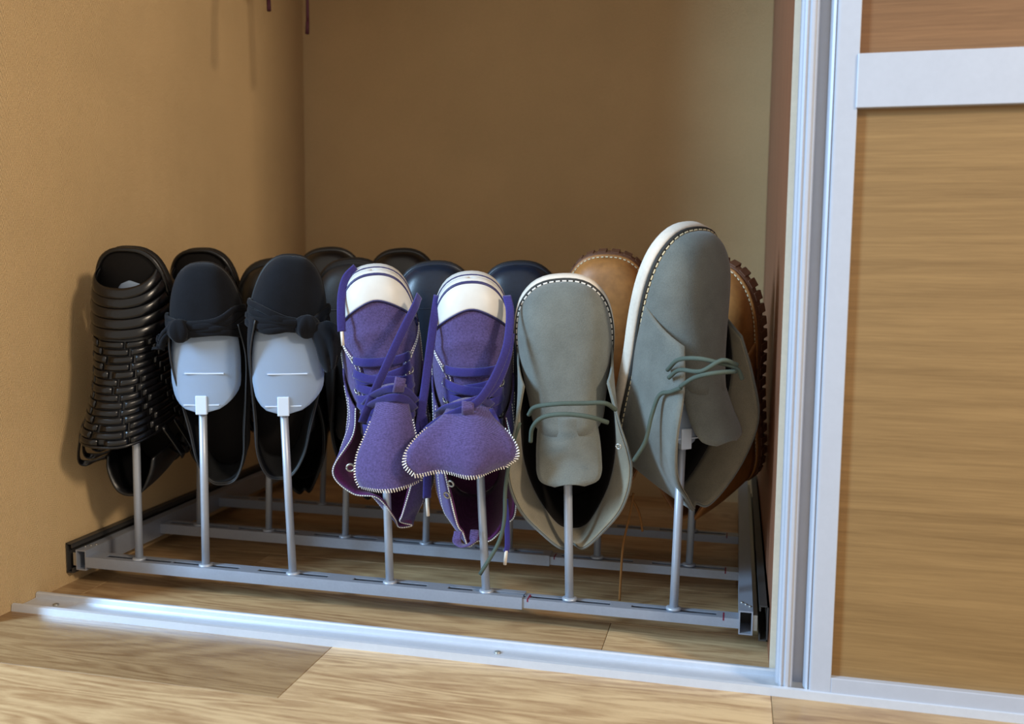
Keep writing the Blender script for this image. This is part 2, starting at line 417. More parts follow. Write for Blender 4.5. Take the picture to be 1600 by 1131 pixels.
def dashes(name, pts, nrm, length, gap, wid, mat, parent, across=False, lift=.3):
    """row of small stitches along a curve"""
    P = np.array(pts, float); d = np.r_[0, np.cumsum(np.linalg.norm(np.diff(P, axis=0), axis=1))]
    Nn = np.array(nrm, float); Nn = np.tile(Nn, (len(P), 1)) if Nn.ndim == 1 else Nn
    m = MB(); s = 0
    def q(t): return np.array([np.interp(t, d, P[:, i]) for i in range(3)])
    def qn(t): return np.array([np.interp(t, d, Nn[:, i]) for i in range(3)])
    while s+length < d[-1]:
        a, b, nn = q(s), q(s+length), qn(s); T = b-a; T /= np.linalg.norm(T)+1e-9
        nn = nn/(np.linalg.norm(nn)+1e-9); side = np.cross(T, nn)
        if across: A, B = a-side*wid/2, a+side*wid/2+T*length*.5; sd, hw = T, length*.28
        else: A, B = a, b; sd, hw = side, wid/2
        A = A+nn*lift; B = B+nn*lift; t = nn*.7
        m.add([A-sd*hw, A+sd*hw, B+sd*hw, B-sd*hw, A-sd*hw*.5+t, A+sd*hw*.5+t, B+sd*hw*.5+t, B-sd*hw*.5+t],
              [(0, 1, 2, 3), (4, 5, 6, 7), (0, 1, 5, 4), (1, 2, 6, 5), (2, 3, 7, 6), (3, 0, 4, 7)])
        s += length+gap
    o = m.build(name, mat, parent); o['kind'] = 'stuff'; return o
def loft(name, half, mat, parent, thick=2.0, n=7, m=8, half_r=None, shrink=0, kr=(0, 1)):
    """wall running from the left front round the heel to the right front; half = rows of bottom, mid, rim"""
    Lr = [np.array(r, float).ravel() for r in half]
    Rr = [np.array(r, float).ravel().copy() for r in (half_r or half)]
    for r in Rr: r[[0, 3, 6]] *= -1
    rows = curve(Lr+Rr[::-1][1:], n); V = []
    for r in rows:
        b, c, t = r[:3], r[3:6], r[6:9]
        for j in range(m+1):
            k = kr[0]+(kr[1]-kr[0])*j/m; p = b*(1-k)*(1-2*k)+c*4*k*(1-k)+t*k*(2*k-1)
            if shrink:
                q = np.array([0, p[1], 75.]); dd = q-p; p = p+dd/(np.linalg.norm(dd)+1e-9)*shrink
            V.append(p)
    o = mesh(name, V, grid_faces(len(rows), m+1), mat, parent, thick=thick, off=0)
    rim = [V[i*(m+1)+m] for i in range(len(rows))]
    return o, rim, V
def flap(name, centre, hws, mat, parent, side=(1, 0, 0), curl=6, fold=0, folds=2, thick=2, nu=15, phase=0):
    """tongue: grid along a centre line; returns its edge points"""
    C = curve(centre, 6); Hh = curve([(h,) for h in hws], 6)[:, 0]; sd = np.array(side, float); sd /= np.linalg.norm(sd)
    T = np.gradient(C, axis=0); T /= np.linalg.norm(T, axis=1)[:, None]; V = []; n = len(C)
    for i in range(n):
        nr = np.cross(T[i], sd); nr /= np.linalg.norm(nr)
        if nr[1] > 0: nr = -nr
        for j in range(nu):
            u = -1+2*j/(nu-1); k = i/(n-1)
            V.append(C[i]+sd*Hh[i]*u-nr*(curl[0]+(curl[1]-curl[0])*k if isinstance(curl, tuple) else curl)*u*u+nr*fold*k*math.sin(u*math.pi*folds+phase))
    o = mesh(name, V, grid_faces(n, nu), mat, parent, thick=thick, off=0)
    G = np.array(V).reshape(n, nu, 3)
    edge = np.vstack([G[n//3:, 0], G[-1, 1:-1], G[n//3:, -1][::-1]])
    return o, edge, G
def shoe(name, toe, L, tilt, twist=0, lean=0, **tags):
    R = Matrix.Rotation(math.radians(tilt), 4, 'X') @ Matrix.Rotation(math.radians(lean), 4, 'Y') @ Matrix.Rotation(math.radians(twist), 4, 'Z')
    loc = Vector(toe)*MM - R.to_3x3() @ Vector((0, 0, L*MM))
    o = empty(name, Matrix.Translation(loc) @ R); tag(o, **tags)
    inv = o.matrix_world.inverted()
    def W2L(p): return np.array(inv @ (Vector([float(c) for c in p])*MM))/MM
    return o, W2L
def scale_rows(rows, kz=1, kw=1, kh=1): return [(r[0]*kz, r[1]*kw, r[2]*kh)+tuple(r[3:]) for r in rows]

# ---------------------------------------------------------------- ankle boots (desert, tan, black)
BOOT = [(275, 1, 2, .8, .8, 0), (274, 13, 9, .8, .8, 0), (270.5, 24, 16, .78, .8, 0), (264, 33, 23, .76, .8, 0), (252, 42, 30, .74, .8, 0),
        (236, 47.5, 37, .72, .82, 0), (215, 50, 44, .7, .85, 0), (190, 49, 53, .7, .88, 0), (165, 46, 63, .7, .9, 0), (140, 42, 74, .66, .92, 0),
        (120, 40, 84, .6, .95, 0), (90, 38, 98, .6, 1, 0), (60, 36, 100, .6, 1, 0), (32, 32, 100, .6, 1, 0), (12, 22, 100, .6, 1, 0), (3, 11, 100, .6, 1, 0), (0, 1, 100, .6, 1, 0)]
def ankle_boot(name, toe, tilt, twist, lean, kz, mats, half, half_r=None, sole_t=14, lugs=False, tongue=True, stitch=None, cap=False, dash=(4.6, 2.2, 1.7), **tags):
    P = Prof(scale_rows(BOOT, kz)); L = 275*kz
    o, W2L = shoe(name, toe, L, tilt, twist, lean, **tags)
    up, lin_, welt, sole = mats
    zq = 128*kz
    patch(P, 'vamp', lambda u, v: (zq+(L-zq)*(1-(1-v)**1.8), 180*u, 0), 41, 30, up, o, thick=2)
    if tongue:
        c = [(0, -72.5, 147*kz), (0, -78, 134*kz), (0, -85.5, 122*kz), (0, -95, 110*kz), (0, -104, 101*kz), (0, -111, 94*kz), (0, -115, 90*kz)]
        if tongue is True: flap('tongue', c, [29, 32, 33.5, 34, 33.5, 29, 15], up, o, curl=(17, 6))
    q, rim, V = loft('quarter', half, up, o, 2.4, half_r=half_r)
    loft('lining', half, lin_, o, .8, half_r=half_r, shrink=2.4, kr=(.6, 1)); loft('lining_painted_shade', half, 'insole_and_shade', o, .8, half_r=half_r, shrink=2.6, kr=(0, .6))  # lower lining coloured dark: shade of the deep opening painted in
    slab(P, 'welt', 4, -1.5, 2.6, welt, o); s = slab(P, 'sole', 4.8, 2.6, 2.6+sole_t, sole, o, 2)
    slab(P, 'insole', -2.5, -4, -1.2, 'insole_and_shade', o)
    if stitch:
        ring = outline(P, 1.7, 220); k = int(np.argmin(ring[:, 1])); ring = np.roll(ring, -k, 0)
        dashes('stitching', [(x, -1.6, z) for x, z in ring], (0, -1, 0), *dash, stitch, o)
    if cap:
        pts = [P.S(L-44*kz, th, .8) for th in range(2, 179, 4)]
        mesh('toe_seam', *tube_geo(pts, 1.1, 6), up, o, merge=0)
    if lugs:
        ring = outline(P, 5.2, 44); me = None
        for i in range(44):
            a, b = ring[i], ring[(i+1) % 44]; d = (b-a)/np.linalg.norm(b-a)
            if me is None:
                lg = MB().box(-5.3, 5.3, 2.6+sole_t-9, 2.6+sole_t+4, -3.5, 1.0).build('lug', sole, o, .8); me = lg.data
            else:
                lg = bpy.data.objects.new('lug', me); COL.objects.link(lg); lg.parent = o
                mm = lg.modifiers.new('bevel', 'BEVEL'); mm.width = .0008; mm.segments = 2
            mid = (a+b)/2; lg.matrix_local = Matrix.Translation((mid[0]*MM, 0, mid[1]*MM)) @ Matrix.Rotation(-math.atan2(d[1], d[0]), 4, 'Y')
    return o, W2L, P
HB = [[(-50, 0, 200), (-50, -30, 186), (-44, -60, 178)], [(-47, 0, 160), (-51, -46, 148), (-54, -82, 140)], [(-40, 0, 110), (-50, -52, 102), (-65, -98, 96)],
      [(-37, 0, 70), (-44, -54, 62), (-55, -104, 52)], [(-33, 0, 34), (-32, -55, 28), (-30, -108, 20)], [(-20, 0, 8), (-17, -55, 3), (-11, -106, 1)], [(0, 0, 0), (0, -55, -4), (0, -99, 2)]]
G_DES = 'grey desert boots'
b1, W2L, P = ankle_boot('desert_boot', (602, 123, 375), 19.3, 10, 0, .975, ('suede_grey', 'suede_inside', 'welt', 'crepe'), HB, stitch='thread_white',
    label='grey suede desert boot facing forward, wide open, beside the purple sneaker', cat='boot', group=G_DES)
def eyelet(pos, nrm, parent, r=3.6, t=1.0, mat='zinc'):
    n = np.array(nrm, float); n /= np.linalg.norm(n); a = np.cross(n, (0, 0, 1.)); a /= np.linalg.norm(a)+1e-9; b = np.cross(n, a)
    pts = [np.array(pos)+n*.8+(a*math.cos(k*math.pi/7)+b*math.sin(k*math.pi/7))*r for k in range(15)]
    mesh('eyelet', *tube_geo(pts, t, 6, nrm=n), mat, parent, merge=0)
# cord of boot 1: two strands across the tongue through the flaps
A = [W2L(at(u, v_, y)) for u, v_, y in [(829, 690, 66), (832, 668, 56), (848, 652, 46), (880, 647, 40), (920, 651, 44), (950, 660, 56)]]
B = [W2L(at(u, v_, y)) for u, v_, y in [(826, 648, 66), (836, 636, 56), (870, 631, 44), (910, 630, 44), (945, 630, 50), (962, 640, 62)]]
g = MB(); g.add(*tube_geo(curve(A), 2.3)); g.add(*tube_geo(curve(B), 2.3)); g.build('lace', 'cord_green', b1, smooth=True)
eyelet(W2L(at(967, 697, 60)), (-.5, -.85, .1), b1, 2.6, .8)
tube('lace', [W2L(at(u, v_, y)) for u, v_, y in [(812, 660, 84), (800, 700, 80), (790, 760, 78), (788, 812, 78), (778, 850, 78), (750, 897, 80)]], 2.2, 'cord_green', b1)

b2, W2L, P = ankle_boot('desert_boot', (741, 120, 429), 17, 50, 14, 1, ('suede_grey', 'suede_inside', 'welt', 'crepe'), HB, tongue=True, stitch='thread_cream',
    label='grey suede desert boot turned sideways with cream sole edge, in front of the tan boot', cat='boot', group=G_DES)
g = MB()
for pts in ([(1043, 578, 78), (1060, 562, 60), (1090, 560, 46), (1120, 566, 46), (1150, 575, 52), (1160, 592, 58)],
            [(1045, 590, 76), (1062, 578, 60), (1095, 580, 44), (1128, 563, 42), (1152, 570, 52)],
            [(1063, 604, 60), (1085, 590, 46), (1115, 583, 40), (1150, 580, 50)],
            [(1064, 606, 60), (1048, 612, 74), (1030, 618, 82), (1018, 650, 84), (1008, 690, 86), (990, 720, 92)]):
    g.add(*tube_geo(curve([W2L(at(*p)) for p in pts]), 2.2))
g.build('lace', 'cord_green', b2, smooth=True)

G_TAN = 'tan leather boots'
HT = [[(p[0][0], p[0][1], p[0][2]), (p[1][0]*.97, p[1][1], p[1][2]), (p[2][0]*.78, p[2][1], p[2][2])] for p in HB]
t1, W2L, P = ankle_boot('tan_boot', (630, 265, 402), 20, 0, 0, 1.04, ('leather_tan', 'leather_collar', 'leather_tan', 'rubber_brown'), HT, lugs=True, stitch='thread_cream', sole_t=12,
    label='tan leather boot between the two grey desert boots', cat='boot', group=G_TAN, dash=(3, 2.4, 1.2))
g = MB()
for pts in ([(990, 770, 200), (985, 800, 196), (974, 850, 192), (970, 900, 190), (968, 938, 188)], [(985, 775, 202), (998, 800, 200), (1004, 830, 200)]):
    g.add(*tube_geo(curve([W2L(at(*p)) for p in pts]), 1.5, 6))
g.build('lace', 'cord_tan', t1, smooth=True)
t2, W2L, P = ankle_boot('tan_boot', (753, 262, 394), 18, -32, -7, 1.05, ('leather_tan', 'leather_collar', 'leather_tan', 'rubber_brown'), HT, lugs=True, stitch='thread_cream', sole_t=12,
    label='tan leather boot with lugged brown sole beside the wooden partition', cat='boot', group=G_TAN, dash=(3, 2.4, 1.2))
g = MB()
for pts in ([(1122, 690, 200), (1136, 694, 190), (1148, 708, 186), (1146, 724, 190), (1130, 728, 196)], [(1120, 700, 200), (1132, 712, 190), (1136, 724, 192)]):
    g.add(*tube_geo(curve([W2L(at(*p)) for p in pts]), 1.4, 6))
g.build('lace', 'cord_tan', t2, smooth=True)

G_BLK = 'black ankle boots'
HK = [[p[0], (p[1][0]*.9, p[1][1], p[1][2]), (p[2][0]*.62, p[2][1], p[2][2])] for p in HB]
for toe, lab, mt, tw in (((184, 274, 390), 'black ankle boot behind and between the two bow flats', 'leather_black', 22), ((294, 274, 391), 'dull black ankle boot with a toe seam, behind the sneaker and the bow flat', 'leather_dull', 16)):
    ankle_boot('ankle_boot', toe, 20, tw, 0, 1.06, (mt, 'leather_black', 'rubber_black', 'rubber_black'), HK, cap=True, label=lab, cat='boot', group=G_BLK)
# ---------------------------------------------------------------- low leather shoes
LOW = [(270, 1, 2, .8, .8, 0), (269, 13, 9, .8, .8, 0), (265.5, 24, 16, .78, .8, 0), (258, 34, 23, .76, .8, 0), (246, 42, 30, .74, .8, 0), (228, 47, 37, .72, .82, 0),
       (205, 48, 44, .72, .85, 0), (180, 46, 52, .72, .88, 0), (150, 42, 60, .7, .9, 0), (110, 37, 66, .6, 1, 0), (60, 34, 66, .6, 1, 0), (30, 31, 66, .6, 1, 0), (10, 21, 66, .6, 1, 0), (2, 9, 66, .6, 1, 0), (0, 1, 66, .6, 1, 0)]
HL = [[(-45, 0, 178), (-44, -28, 165), (-30, -52, 155)], [(-41, 0, 140), (-42, -30, 132), (-36, -58, 122)], [(-36, 0, 90), (-38, -32, 84), (-36, -62, 78)], [(-32, 0, 40), (-34, -34, 36), (-31, -66, 30)],
      [(-19, 0, 8), (-20, -35, 4), (-16, -68, 3)], [(0, 0, 0), (0, -35, -3), (0, -70, 1)]]
def low_shoe(name, toe, tilt, twist, mat, sole, **tags):
    P = Prof(LOW); o, W2L = shoe(name, toe, 270, tilt, twist, 0, **tags)
    patch(P, 'vamp', lambda u, v: (140+130*(1-(1-v)**1.8), 180*u, 0), 37, 26, mat, o, thick=2)
    loft('quarter', HL, mat, o, 2.2); loft('lining', HL, 'insole_and_shade', o, .8, shrink=2.2)
    slab(P, 'welt', 3.5, -1, 3, mat, o); slab(P, 'sole', 4, 3, 10, sole, o)
    slab(P, 'insole', -2.5, -4, -1, 'insole_and_shade', o)
    MB().box(-30, 30, 10, 28, 4, 62).build('heel', sole, o, 6)
    flap('tongue', [(0, -60, 150), (0, -66, 132), (0, -72, 115), (0, -76, 102)], [26, 27, 26, 16], mat, o, curl=6)
    pts = [P.S(226, th, .6) for th in range(2, 179, 4)]
    mesh('toe_seam', *tube_geo(pts, .8, 6), mat, o, merge=0)
    return o
low_shoe('leather_shoe', (412, 262, 391), 17, 15, 'leather_navy', 'rubber_black', label='glossy navy leather shoe behind and between the two purple sneakers', cat='shoe', group='navy leather shoes')
low_shoe('leather_shoe', (521, 262, 392), 17, 10, 'leather_navy', 'rubber_black', label='glossy navy leather shoe between the purple sneaker and the grey desert boot', cat='shoe', group='navy leather shoes')
low_shoe('leather_shoe', (200, 410, 410), 17, 20, 'leather_black', 'rubber_black', label='black leather shoe in the rearmost row behind the bow flat with the large bow', cat='shoe', group='black shoes in the rearmost row')
low_shoe('leather_shoe', (313, 410, 409), 17, 15, 'leather_black', 'rubber_black', label='black leather shoe in the rearmost row behind the purple sneaker', cat='shoe', group='black shoes in the rearmost row')

# ---------------------------------------------------------------- ballet flats with bows
FLAT = [(252, 1, 2, .85, .8, 0), (251, 10, 9, .85, .8, 0), (248, 17, 15, .82, .8, 0), (241, 25, 22, .8, .8, 0), (229, 32, 28, .78, .8, 0), (212, 37.5, 33, .76, .82, 0),
        (192, 41, 37, .75, .85, 0), (170, 42, 40, .75, .9, 0), (130, 38, 42, .7, 1, 0), (90, 32, 42, .7, 1, 0), (50, 28, 44, .7, 1, 0), (25, 24.5, 46, .7, 1, 0), (8, 16, 48, .7, 1, 0), (2, 8, 48, .7, 1, 0), (0, 1, 48, .7, 1, 0)]
HF = [[(-42, 0, 188), (-43, -20, 187), (-38, -33, 186)], [(-41, 0, 150), (-43, -19, 149), (-41, -34, 148)], [(-35, 0, 105), (-37, -20, 104), (-36, -38, 103)], [(-29.5, 0, 62), (-31, -22, 61), (-30.5, -43, 60)],
      [(-26, 0, 30), (-27, -24, 28), (-26.5, -47, 27)], [(-15, 0, 6), (-16, -25, 3), (-15, -50, 2)], [(0, 0, 0), (0, -25, -4), (0, -51, -3)]]
HFR = [[tuple((q[0]-d, q[1], q[2])) for q in r_] for r_, d in zip(HF, (1, 2, 2, 1, 0, 0, 0))]
def blob(name, c, r, mat, parent, ridges=5, amp=.12):
    V = []; nu, nv = 18, 13
    for i in range(nu):
        a = 2*math.pi*i/nu
        for j in range(nv):
            b = math.pi*j/(nv-1); k = 1+amp*math.sin(ridges*a)*math.sin(b)
            V.append((c[0]+r[0]*k*math.sin(b)*math.cos(a), c[1]+r[1]*k*math.sin(b)*math.sin(a), c[2]+r[2]*math.cos(b)))
    return mesh(name, V, grid_faces(nu, nv, True), mat, parent)
def flat(toe, twist, lean, mir, tail, **tags):
    P = Prof(FLAT); o, W2L = shoe('ballet_flat', toe, 252, 12.7, twist, lean, **tags)
    zl = lambda th: 176+10*abs(1-th/90)**2
    patch(P, 'vamp', lambda u, v: (zl(180*u)+(252-zl(180*u))*(1-(1-v)**1.8), 180*u, 0), 37, 26, 'suede_black', o, thick=1.6)
    q, rim, V = loft('quarter', HF, 'suede_black', o, 1.8, half_r=HFR); loft('lining', HF, 'leather_dull', o, .7, shrink=1.8, half_r=HFR)
    mesh('binding', *tube_geo(rim, 1.1, 6), 'leather_dull', o, merge=0)
    slab(P, 'sole', 1.6, 0, 6, 'rubber_black', o); slab(P, 'insole', -1.5, -2.4, -.2, 'insole_and_shade', o)
    # gathered band across the throat
    bow = None
    th_k = 64 if mir < 0 else 106
    for k in range(5):
        pts = []; nr = []
        for th in np.linspace(4, 176, 26):
            d = abs(th-th_k)/110.0; spread = min(1, .25+d)
            z = 186+(k-2)*6.6*spread+2*math.sin(th*.07+k)
            pts.append(P.S(z, th, 2.6+1.2*math.sin(th*.12+k*1.7))); nr.append(P.N(z, th))
        band = mesh('bow_fold' if bow else 'bow', *tube_geo(pts, 1, 8, flat=(7.4, 5.2), nrm=np.array(nr)), 'suede_black', bow or o, merge=0)
        bow = bow or band
    kp = P.S(184, th_k, 6); blob('knot', kp, (13, 8, 14), 'suede_black', bow, 5, .25)
    C = [kp+np.array((mir*a, b, c)) for a, b, c in tail[0]]
    flap('bow_loop', C, tail[1], 'suede_black', bow, side=tail[2], curl=5, fold=2.2, folds=2.5, thick=2.6)
    return o
flat((184, 106, 391), 20, 0, -1, ([(4, 2, 0), (10, 2, 2), (18, 4, -2), (24, 8, -10), (27, 10, -18)], [4, 8, 11, 11, 7], (.35, 0, 1)),
     label='black suede ballet flat with its knot turned towards the woven sandal', cat='shoe', group='black bow flats')
flat((300, 106, 400), 30, 12, 1, ([(4, 0, 2), (12, -7, 2), (22, -13, -8), (27, -17, -24), (29, -19, -42)], [5, 12, 17, 16, 8], (.75, 0, .75)),
     label='black suede ballet flat with a large bow hanging beside the purple sneaker', cat='shoe', group='black bow flats')
# ---------------------------------------------------------------- woven sandals
WOV = [(280, 1, 2, .8, .8, 0), (279, 14, 8, .8, .8, 0), (275, 24, 15, .78, .8, 0), (267, 33, 23, .76, .8, 0), (252, 40, 31, .74, .8, 0), (230, 44, 40, .74, .82, 0), (200, 44, 52, .74, .85, 0),
       (165, 43, 68, .74, .9, 0), (130, 43, 86, .7, .92, 0), (100, 47, 101, .66, .95, -3), (78, 51, 110, .62, .95, -6), (60, 40, 112, .6, 1, 0), (30, 31, 112, .6, 1, 0), (10, 21, 112, .6, 1, 0), (2, 9, 112, .6, 1, 0), (0, 1, 112, .6, 1, 0)]
HW = [[(-31, 0, 46), (-32, -34, 44), (-29, -66, 42)], [(-29, 0, 28), (-30, -36, 26), (-27, -74, 25)], [(-18, 0, 7), (-19, -38, 4), (-16, -80, 3)], [(0, 0, 0), (0, -38, -4), (0, -82, -2)]]
def sandal(toe, twist, lean, **tags):
    P = Prof(WOV); o, W2L = shoe('woven_sandal', toe, 280, 16, twist, lean, **tags)
    zh = lambda th: 241+20*abs(1-th/90)**1.6
    patch(P, 'vamp', lambda u, v: (76+(zh(4+172*u)-76)*v, 4+172*u, -2), 33, 22, 'leather_black', o, thick=1.6)
    slab(P, 'sole', 3, 0, 11, 'rubber_black', o, 2); slab(P, 'insole', -1, -3, 0, 'insole_and_shade', o)
    MB().box(-29, 29, 11, 34, 4, 64).build('heel', 'rubber_black', o, 7)
    rimr = [(x, -2.5, z) for x, z in outline(P, 1, 120) if z > 225]; rimr.sort(key=lambda p: math.atan2(p[0], p[2]-225))
    mesh('toe_rim', *tube_geo(rimr, 3.2, 8), 'leather_black', o, merge=0)
    def strip(z0, z1, t0, t1, off, parent=o):
        V = []; nu, nv = 7, 4
        for i in range(nu):
            for j in range(nv):
                u, v_ = i/(nu-1), j/(nv-1); e = .9*(1-abs(2*u-1)**6)*(1-abs(2*v_-1)**4)
                th = t0+(t1-t0)*u; V.append(P.S(z0+(z1-z0)*v_, th, off+e))
        mesh('leather_strip', V, grid_faces(nu, nv), 'leather_woven', parent, thick=.9)
    for k, (a, b) in enumerate(((232, 244), (222, 234), (210.5, 223), (199.5, 211.5), (189, 200.5))):
        V = []
        for i in range(29):
            th = 3+174*i/28; dz = 20*abs(1-th/90)**1.6*(1-k*.18)
            for j in range(5): v_ = j/4; V.append(P.S(a+dz+(b-a)*v_, th, 1.2-1.3*v_+1.2*math.sin(v_*math.pi)+.4*k))
        mesh('leather_band', V, grid_faces(29, 5), 'leather_woven', o, thick=1)
    nrow = 14; hh = (187-77)/nrow
    for r in range(nrow):
        z1 = 187-hh*r; z0 = z1-hh*.93; step = 33-.5*r; th = 4+(step/2 if r % 2 else 0)-step*.2*(r % 3)
        while th < 176:
            a, b = max(3, th), min(177, th+step*.92)
            if b-a > 5: strip(z0, z1, a, b, .3 if r % 2 else .7)
            th += step
    loft('heel_counter', HW, 'leather_black', o, 2.4)
    for s in (-1, 1):
        for k in range(4 if s < 0 else 2):
            th = 14+k*13; p0 = P.S(80, th if s < 0 else 180-th, 0); y1 = -10-18*k
            p1 = np.array((s*31, y1, 38)); mid = (p0+p1)/2+np.array((s*20, -3, -22))
            mesh('side_strap', *tube_geo(curve([p0, mid, p1]), 1, 8, flat=(8, 2.4), nrm=(s*1., -.3, 0)), 'leather_woven', o, merge=0)
    rim = [P.S(76.5, th, -.5) for th in range(4, 177, 4)]
    mesh('cuff_edge', *tube_geo(rim, 1.8, 8), 'leather_woven', o, merge=0)
    return o
sandal((88, 108, 406), 4, 3, label='black woven leather open-toe sandal in the front row beside the papered wall', cat='sandal', group='black woven sandals')
sandal((82, 268, 407), 8, 1, label='black woven leather open-toe sandal behind the ballet flat', cat='sandal', group='black woven sandals')

# ---------------------------------------------------------------- purple sneakers
SNK = [(285, 1, 2, .85, .8, 0), (284, 10, 9, .85, .8, 0), (280, 19.5, 17, .82, .8, 0), (272.5, 27.5, 24, .8, .8, 0), (260, 34, 31, .78, .8, 0), (242, 38.5, 38, .76, .82, 0), (220, 41.5, 45, .75, .85, 0),
       (195, 42.5, 54, .75, .88, 0), (165, 41.5, 67, .74, .9, 0), (135, 37, 82, .7, .92, 0), (105, 35, 98, .65, .95, 0), (65, 34, 112, .6, 1, 0), (30, 31, 116, .6, 1, 0), (10, 21, 118, .6, 1, 0), (2, 9, 118, .6, 1, 0), (0, 1, 118, .6, 1, 0)]
def sneaker(toe, twist, lean, half_l, half_r, **tags):
    P = Prof(SNK); L = 285; o, W2L = shoe('canvas_sneaker', toe, L, 23, twist, lean, **tags)
    half_l, half_r = [[[b_, (c_[0], c_[1], c_[2]+(8 if k > 3 else 0)), (t_[0], t_[1]+(6 if k > 3 else 0), t_[2]+(19 if k > 3 else 0))] for k, (b_, c_, t_) in enumerate(hf)] for hf in (half_l, half_r)]
    zc = lambda th: L-22-44*abs(1-th/90)**1.5
    patch(P, 'vamp', lambda u, v: (118+(zc(180*u)-118)*v, 180*u, 2.2*math.exp(-((v-.78)/.05)**2)*math.sin(math.pi*u)), 37, 36, 'canvas_purple', o, thick=1.6)
    patch(P, 'toe_cap', lambda u, v: (zc(180*u)+(L-zc(180*u))*(1-(1-v)**1.7), 180*u, 1.6), 41, 18, 'rubber_white', o, thick=2.4)
    mesh('cap_line', *tube_geo([P.S(zc(t), t, 2.6) for t in np.linspace(2, 178, 44)], 1.0, 6), 'stripe_navy', o, merge=0)
    s = slab(P, 'sole', 2.6, -8, 18, 'rubber_white', o, 1.5)
    ring_tube(P, 'stripe', .9, -11, 2.0, 'stripe_navy', o, 218)
    ring_tube(P, 'stripe', 2.8, 5, .9, 'stripe_navy', o)
    slab(P, 'insole', -2.5, -10, -8.2, 'lining_magenta', o)
    # eyestay facings laid on the vamp
    def edge_th(z):
        return 66 if z < 192 else 66-60*((z-192)/30.0)**1.4
    for sgn in (0, 1):
        f = lambda u, v: (150+71*v, (lambda t: t if sgn == 0 else 180-t)(2+(edge_th(150+71*v)-2)*u), 1.7)
        e = patch(P, 'eyestay', f, 12, 22, 'canvas_purple', o, thick=1.5)
        for k, inset in enumerate((1.5, 6.5)):
            cv = []; nn = []
            for z in np.linspace(150, 220, 40):
                th = max(2, edge_th(z)-inset*1.3); th = th if sgn == 0 else 180-th
                cv.append(P.S(z, th, 3.0)); nn.append(P.N(z, th))
            dashes('stitching', cv, np.array(nn), 2.0, 1.0, 1.1, 'thread_white', e)
        cv = []; nn = []
        for z in np.linspace(120, 222, 50):
            th = 12 if sgn == 0 else 168
            cv.append(P.S(z, th, 3.2)); nn.append(P.N(z, th))
        dashes('stitching', cv, np.array(nn), 2.0, 1.0, 1.1, 'thread_white', e)
    q, rim, V = loft('quarter', half_l, 'canvas_purple', o, 2.2, half_r=half_r)
    loft('lining', half_l, 'lining_magenta', o, .8, half_r=half_r, shrink=2.2)
    rimN = [(0, -1, 0.2)]*len(rim)
    dashes('stitching', rim, np.array(rimN), 1.8, .8, 1.6, 'thread_white', q, lift=.6)
    for off in (14, 22):
        row = [V[i*9+6]+np.array((0, 0, 0)) for i in range(len(rim))] if off == 14 else [V[i*9+4] for i in range(len(rim))]
        out = []
        for p in row:
            d = np.array((p[0], 0, min(0, p[2]-75.))); out.append(d/(np.linalg.norm(d)+1e-6))
        dashes('stitching', row, np.array(out), 2.0, 1.2, .9, 'thread_white', q, lift=1.2)
    # eyelets and the laces across
    zs = [206, 190, 174, 158, 144, 130]; lace = MB()
    for i, z in enumerate(zs):
        th = 54
        for s in (0, 1):
            t = th if s == 0 else 180-th; eyelet(P.S(z-6, t, 2.4), P.N(z-6, t), o, 3.6, 1.0)
        slant = 0 if i == 0 else (6 if i % 2 else -6)
        for k in ((1,) if i == 0 else (1, -1)):
            pts = []; nr = []
            for u in np.linspace(0, 1, 13):
                t = th+(180-2*th)*u; zz = z-6+k*slant*(u-.5)*2-(3 if k < 0 else 0)
                pts.append(P.S(zz, t, 3.6+3.2*math.sin(math.pi*u)+(1.6 if k < 0 else 0))); nr.append(P.N(zz, t))
            lace.add(*tube_geo(pts, 1, 8, flat=(10.2, 2.4), nrm=np.array(nr)))
    lo = lace.build('lace', 'lace_purple', o, smooth=True)
    return o, W2L, P, lo
def ribbon(name, W2L, pts, parent, mat='lace_purple', flat_=(9.4, 2), nrm=(0.15, -1, .15), n=8):
    return mesh(name, *tube_geo(curve([W2L(at(*p)) for p in pts], n), 1, 8, flat=flat_, nrm=nrm), mat, parent, merge=0)
def tip(W2L, a, b, parent, mat='crepe', r=1.9):
    mesh('lace_tip', *tube_geo([W2L(at(*a)), W2L(at(*b))], r, 8, nrm=(0, -1, .1)), mat, parent, merge=0)
HS = [[(-44, -6, 182), (-44, -36, 165), (-34, -66, 152)], [(-41, -6, 150), (-43, -46, 138), (-40, -84, 128)], [(-37, -6, 105), (-42, -52, 98), (-43, -100, 92)], [(-34, -6, 65), (-38, -56, 58), (-42, -110, 52)],
      [(-30, -6, 30), (-33, -58, 24), (-32, -116, 18)], [(-19, -6, 6), (-20, -60, 1), (-15, -118, -2)], [(0, -6, 0), (0, -60, -5), (0, -116, -4)]]
HS1L = [HS[0], HS[1], [(-37, -6, 105), (-50, -52, 97), (-66, -96, 92)], [(-34, -6, 65), (-44, -56, 60), (-47, -108, 68)], [(-30, -6, 30), (-32, -58, 28), (-20, -118, 42)], [(-19, -6, 6), (-18, -60, 4), (-4, -122, 14)], HS[6]]
HS1R = [HS[0], [(-41, -6, 150), (-44, -46, 138), (-37, -86, 128)], [(-37, -6, 105), (-46, -60, 96), (-22, -110, 84)], [(-34, -6, 65), (-45, -66, 54), (-6, -120, 42)], [(-30, -6, 30), (-38, -66, 20), (-2, -124, 10)], HS[5], HS[6]]
